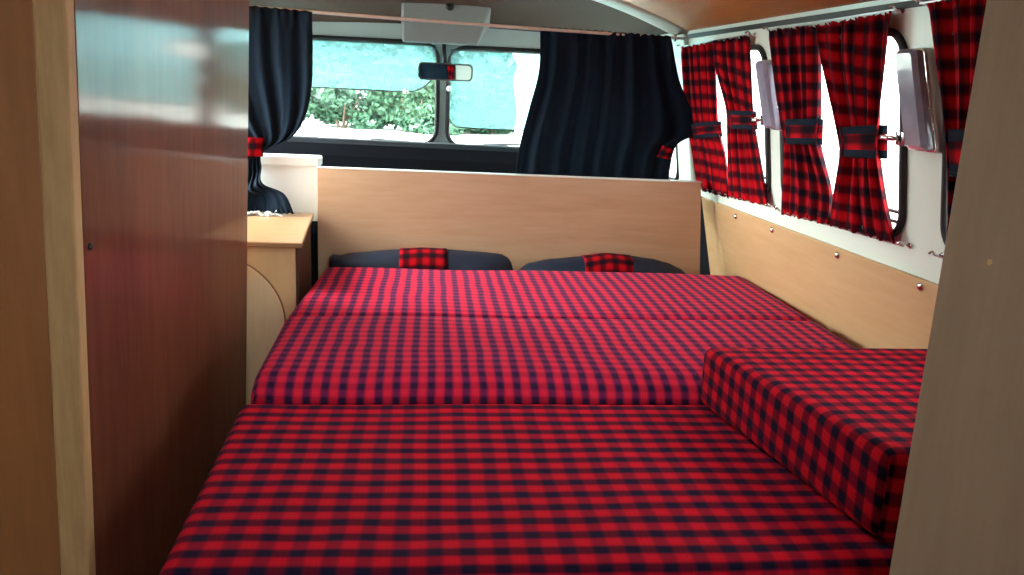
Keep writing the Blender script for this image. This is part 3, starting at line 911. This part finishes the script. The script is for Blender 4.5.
# clear tinted sun visors
def visor(loop, label, y):
    t = thing('sun_visor', label, 'sun visor', (loop[0][0], y, 1.04), 'tinted sun visors')
    keep(t, bm_obj('panel', slab(loop, y, y + .003, -.15), M['visor']))
    bm = bmesh.new(); tube(bm, [(a, y + .0015 - .15 * (b - .953), b) for a, b in loop], .0022, 6, closed=True)
    keep(t, bm_obj('rim', bm, M['rubber'], None, True))
    return t
lv = [(-.55, 1.04), (-.55, .885), (-.30, .884), (-.107, .882), (-.056, .887), (-.025, .902), (-.005, .921), (.010, .945), (.012, 1.04)]
v1 = visor(lv, 'left tinted sun visor covering the upper half of the left windscreen pane', 2.975)
keep(v1, bm_obj('clip', lathe(bmesh.new(), [(.008, 0), (.010, .006), (.006, .012)], (-.088, 2.984, .884), (0, -1, 0), 12), M['wire'], None, True))
rv_ = [(.064, 1.03), (.064, .800), (.074, .780), (.092, .769), (.138, .766), (.323, .765), (.60, .764), (.60, 1.03)]
v2 = visor(rv_, 'right tinted sun visor swung low over the right windscreen pane', 2.975)
keep(v2, bm_obj('clip', lathe(bmesh.new(), [(.008, 0), (.010, .006), (.006, .012)], (.062, 2.982, .90), (0, -1, 0), 12), M['wire'], None, True))

# wiper outside the windscreen
for x0, x1, lb in ((-.02, -.16, 'wiper blade resting at the foot of the left windscreen pane'), (.14, .30, 'wiper blade resting at the foot of the right windscreen pane')):
    w = thing('windscreen_wiper', lb, 'wiper', (x0, 3.1, .69), 'windscreen wipers')
    keep(w, bm_obj('arm', tube(bmesh.new(), [(x0, 3.085, .690), (x0 + (x1 - x0) * .3, 3.105, .704), (x1, 3.10, .711)], .004, 8), M['alu'], None, True))
    keep(w, bm_obj('blade', tube(bmesh.new(), [(x0 + (x1 - x0) * .35, 3.094, .704), (x1 + (x1 - x0) * .4, 3.094, .710)], .0035, 6), M['rubber'], None, True))

# ------------------------------------------------------------------ outside
GZ = -.45
bm = bmesh.new(); box(bm, -60, 60, -25, 90, GZ - .1, GZ)
struct(bm_obj('ground', bm, M['gravel']))
def leaves(n, shape, size, seed):
    rnd = random.Random(seed); vs, fs = [], []
    for _ in range(n):
        p = shape(rnd)
        q = Euler((rnd.uniform(0, 6.3), rnd.uniform(0, 6.3), rnd.uniform(0, 6.3))).to_matrix()
        s = size * rnd.uniform(.6, 1.3)
        k = len(vs)
        for c in ((0, -1, 0), (.5, -.1, .12), (0, 1, 0), (-.5, -.1, .12)):
            vs.append(tuple(Vector(p) + q @ (Vector(c) * s)))
        fs.append((k, k + 1, k + 2, k + 3))
    return vs, fs
def blob(a, b, c, zc, lumps=9, seed=0):
    r0 = random.Random(seed * 31 + 5)
    L = []
    for _ in range(lumps):
        t = r0.uniform(0, 2 * PI); e = r0.uniform(.2, .75)
        L.append((math.cos(t) * a * e, math.sin(t) * b * e, zc + r0.uniform(-.6, .6) * c, r0.uniform(.35, .6)))
    def f(rnd):
        x, y, z, k = rnd.choice(L)
        while True:
            d = Vector((rnd.gauss(0, 1), rnd.gauss(0, 1), rnd.gauss(0, 1)))
            if d.length > .1: break
        d.normalize(); d *= rnd.uniform(.7, 1.0)
        return (x + d.x * a * k, y + d.y * b * k, max(.05, z + d.z * c * k))
    return f
hx = [(-4.7, 23.6, 'green hedge bush next to the dark tied curtain, farthest left through the windscreen'),
      (-2.5, 24.3, 'green hedge bush in the middle of the left windscreen pane'),
      (-.4, 23.7, 'green hedge bush just left of the windscreen post'),
      (1.7, 24.2, 'green hedge bush low in the right windscreen pane'),
      (3.9, 23.6, 'green hedge bush mostly hidden by the wide navy curtain')]
protos = []
for k in range(3):
    vs, fs = leaves(6000, blob(1.6, 1.0, .95, .80, 14, k), .10, 40 + k)
    me = bpy.data.meshes.new('foliage'); me.from_pydata(vs, [], fs); me.materials.append(M['leaf_a']); protos.append(me)
stem_me = None
for k, (x, y, lb) in enumerate(hx):
    t = thing('hedge_bush', lb, 'bush', (x, y, GZ), 'hedge bushes beyond the windscreen')
    o = bpy.data.objects.new('foliage', protos[k % 3]); COL.objects.link(o); o.parent = t; o.rotation_euler.z = k * 1.3
    o.scale = (1, 1, 1.0 + .12 * ((k * 7) % 3 - 1))
    if stem_me is None:
        bm = bmesh.new()
        for a in range(5): tube(bm, [(.1 * math.cos(a * 1.26), .1 * math.sin(a * 1.26), 0), (.5 * math.cos(a * 1.26), .5 * math.sin(a * 1.26), .9)], [.04, .015], 6)
        so_ = bm_obj('stem', bm, M['bark'], t); stem_me = so_.data
    else:
        so_ = bpy.data.objects.new('stem', stem_me); COL.objects.link(so_); so_.parent = t
tx = [(-3.8, 31.5, 0, 'dense green tree rising behind the hedge in the left windscreen pane'),
      (-.4, 33, 1, 'dense green tree rising behind the hedge at the windscreen post and mirror'),
      (2.9, 31, 0, 'dense green tree rising behind the hedge in the right windscreen pane')]
tp_ = []
for k in range(2):
    vs, fs = leaves(9000, blob(2.9, 2.0, 2.4, 2.9, 24, 20 + k), .20, 80 + k)
    me = bpy.data.meshes.new('crown'); me.from_pydata(vs, [], fs); me.materials.append(M['leaf_b']); tp_.append(me)
trunk_me = None
for k, (x, y, i, lb) in enumerate(tx):
    t = thing('tree', lb, 'tree', (x, y, GZ), 'trees behind the hedge')
    o = bpy.data.objects.new('crown', tp_[i]); COL.objects.link(o); o.parent = t; o.rotation_euler.z = k * 2.1
    if trunk_me is None:
        bm = bmesh.new(); tube(bm, [(0, 0, 0), (.1, .05, 1.2), (0, .1, 2.6), (.2, 0, 4)], [.22, .16, .12, .05], 9)
        for a in range(4): tube(bm, [(0, .1, 1.8 + .3 * a), (1.1 * math.cos(a * 1.7), 1.1 * math.sin(a * 1.7), 3.0 + .3 * a)], [.07, .025], 6)
        so_ = bm_obj('trunk', bm, M['bark'], t, True); trunk_me = so_.data
    else:
        so_ = bpy.data.objects.new('trunk', trunk_me); COL.objects.link(so_); so_.parent = t
# pale trunked tree at the right
t = thing('tree', 'pale tree with a thick whitish trunk, seen beside the wide navy curtain', 'tree', (2.42, 21.0, GZ))
bm = bmesh.new(); tube(bm, [(0, 0, 0), (.05, 0, .7), (-.05, .05, 1.5), (.1, 0, 2.6)], [.36, .33, .36, .2], 12)
for a in range(4): tube(bm, [(0, .05, 1.5), (.9 * math.cos(a * 1.6 + .4), .9 * math.sin(a * 1.6 + .4), 2.9)], [.14, .05], 8)
bm_obj('trunk', bm, M['palebark'], t, True)
vs, fs = leaves(2600, blob(1.5, 1.3, .9, 2.9, 8, 71), .10, 93)
mesh('crown', vs, fs, M['leaf_c'], t)

# ------------------------------------------------------------------ light: bright overcast sky
w = bpy.data.worlds.new('overcast'); scene.world = w; w.use_nodes = True
nt = w.node_tree; bg = nt.nodes['Background']
bg.inputs['Color'].default_value = (.93, .98, 1.0, 1); bg.inputs['Strength'].default_value = 9.0
sl = bpy.data.lights.new('hazy_sun', 'SUN'); sl.energy = 12; sl.angle = math.radians(50); sl.color = (1, .97, .95)
so = bpy.data.objects.new('hazy_sun', sl); COL.objects.link(so)
so.rotation_euler = Vector((.90, -.10, -.38)).to_track_quat('-Z', 'Y').to_euler()
# ------------------------------------------------------------------ camera
cam = bpy.data.cameras.new('camera'); co = bpy.data.objects.new('camera', cam); COL.objects.link(co)
F = 830.0
cam.sensor_fit = 'HORIZONTAL'; cam.sensor_width = 36; cam.lens = F / 1024 * 36
yaw, pitch, roll = math.radians(6.0040034), math.radians(13.66186953), math.radians(-2.60672306)
f = Vector((math.sin(yaw) * math.cos(pitch), math.cos(yaw) * math.cos(pitch), -math.sin(pitch)))
r = Vector((math.cos(yaw), -math.sin(yaw), 0)); dn = f.cross(r)
c, s = math.cos(roll), math.sin(roll)
r2 = c * r + s * dn; d2 = -s * r + c * dn
m = Matrix((r2, -d2, -f)).transposed().to_4x4()
m.translation = (0, 0, .92)
co.matrix_world = m
cam.clip_start = .02; cam.clip_end = 300
scene.camera = co
vs_ = scene.view_settings
vs_.view_transform = 'Standard'; vs_.look = 'None'; vs_.gamma = 1; vs_.use_curve_mapping = False; vs_.exposure = 0.7
try:
    scene.cycles.use_denoising = True
    scene.cycles.max_bounces = 10; scene.cycles.transparent_max_bounces = 16
    scene.cycles.sample_clamp_indirect = 10
except Exception: pass
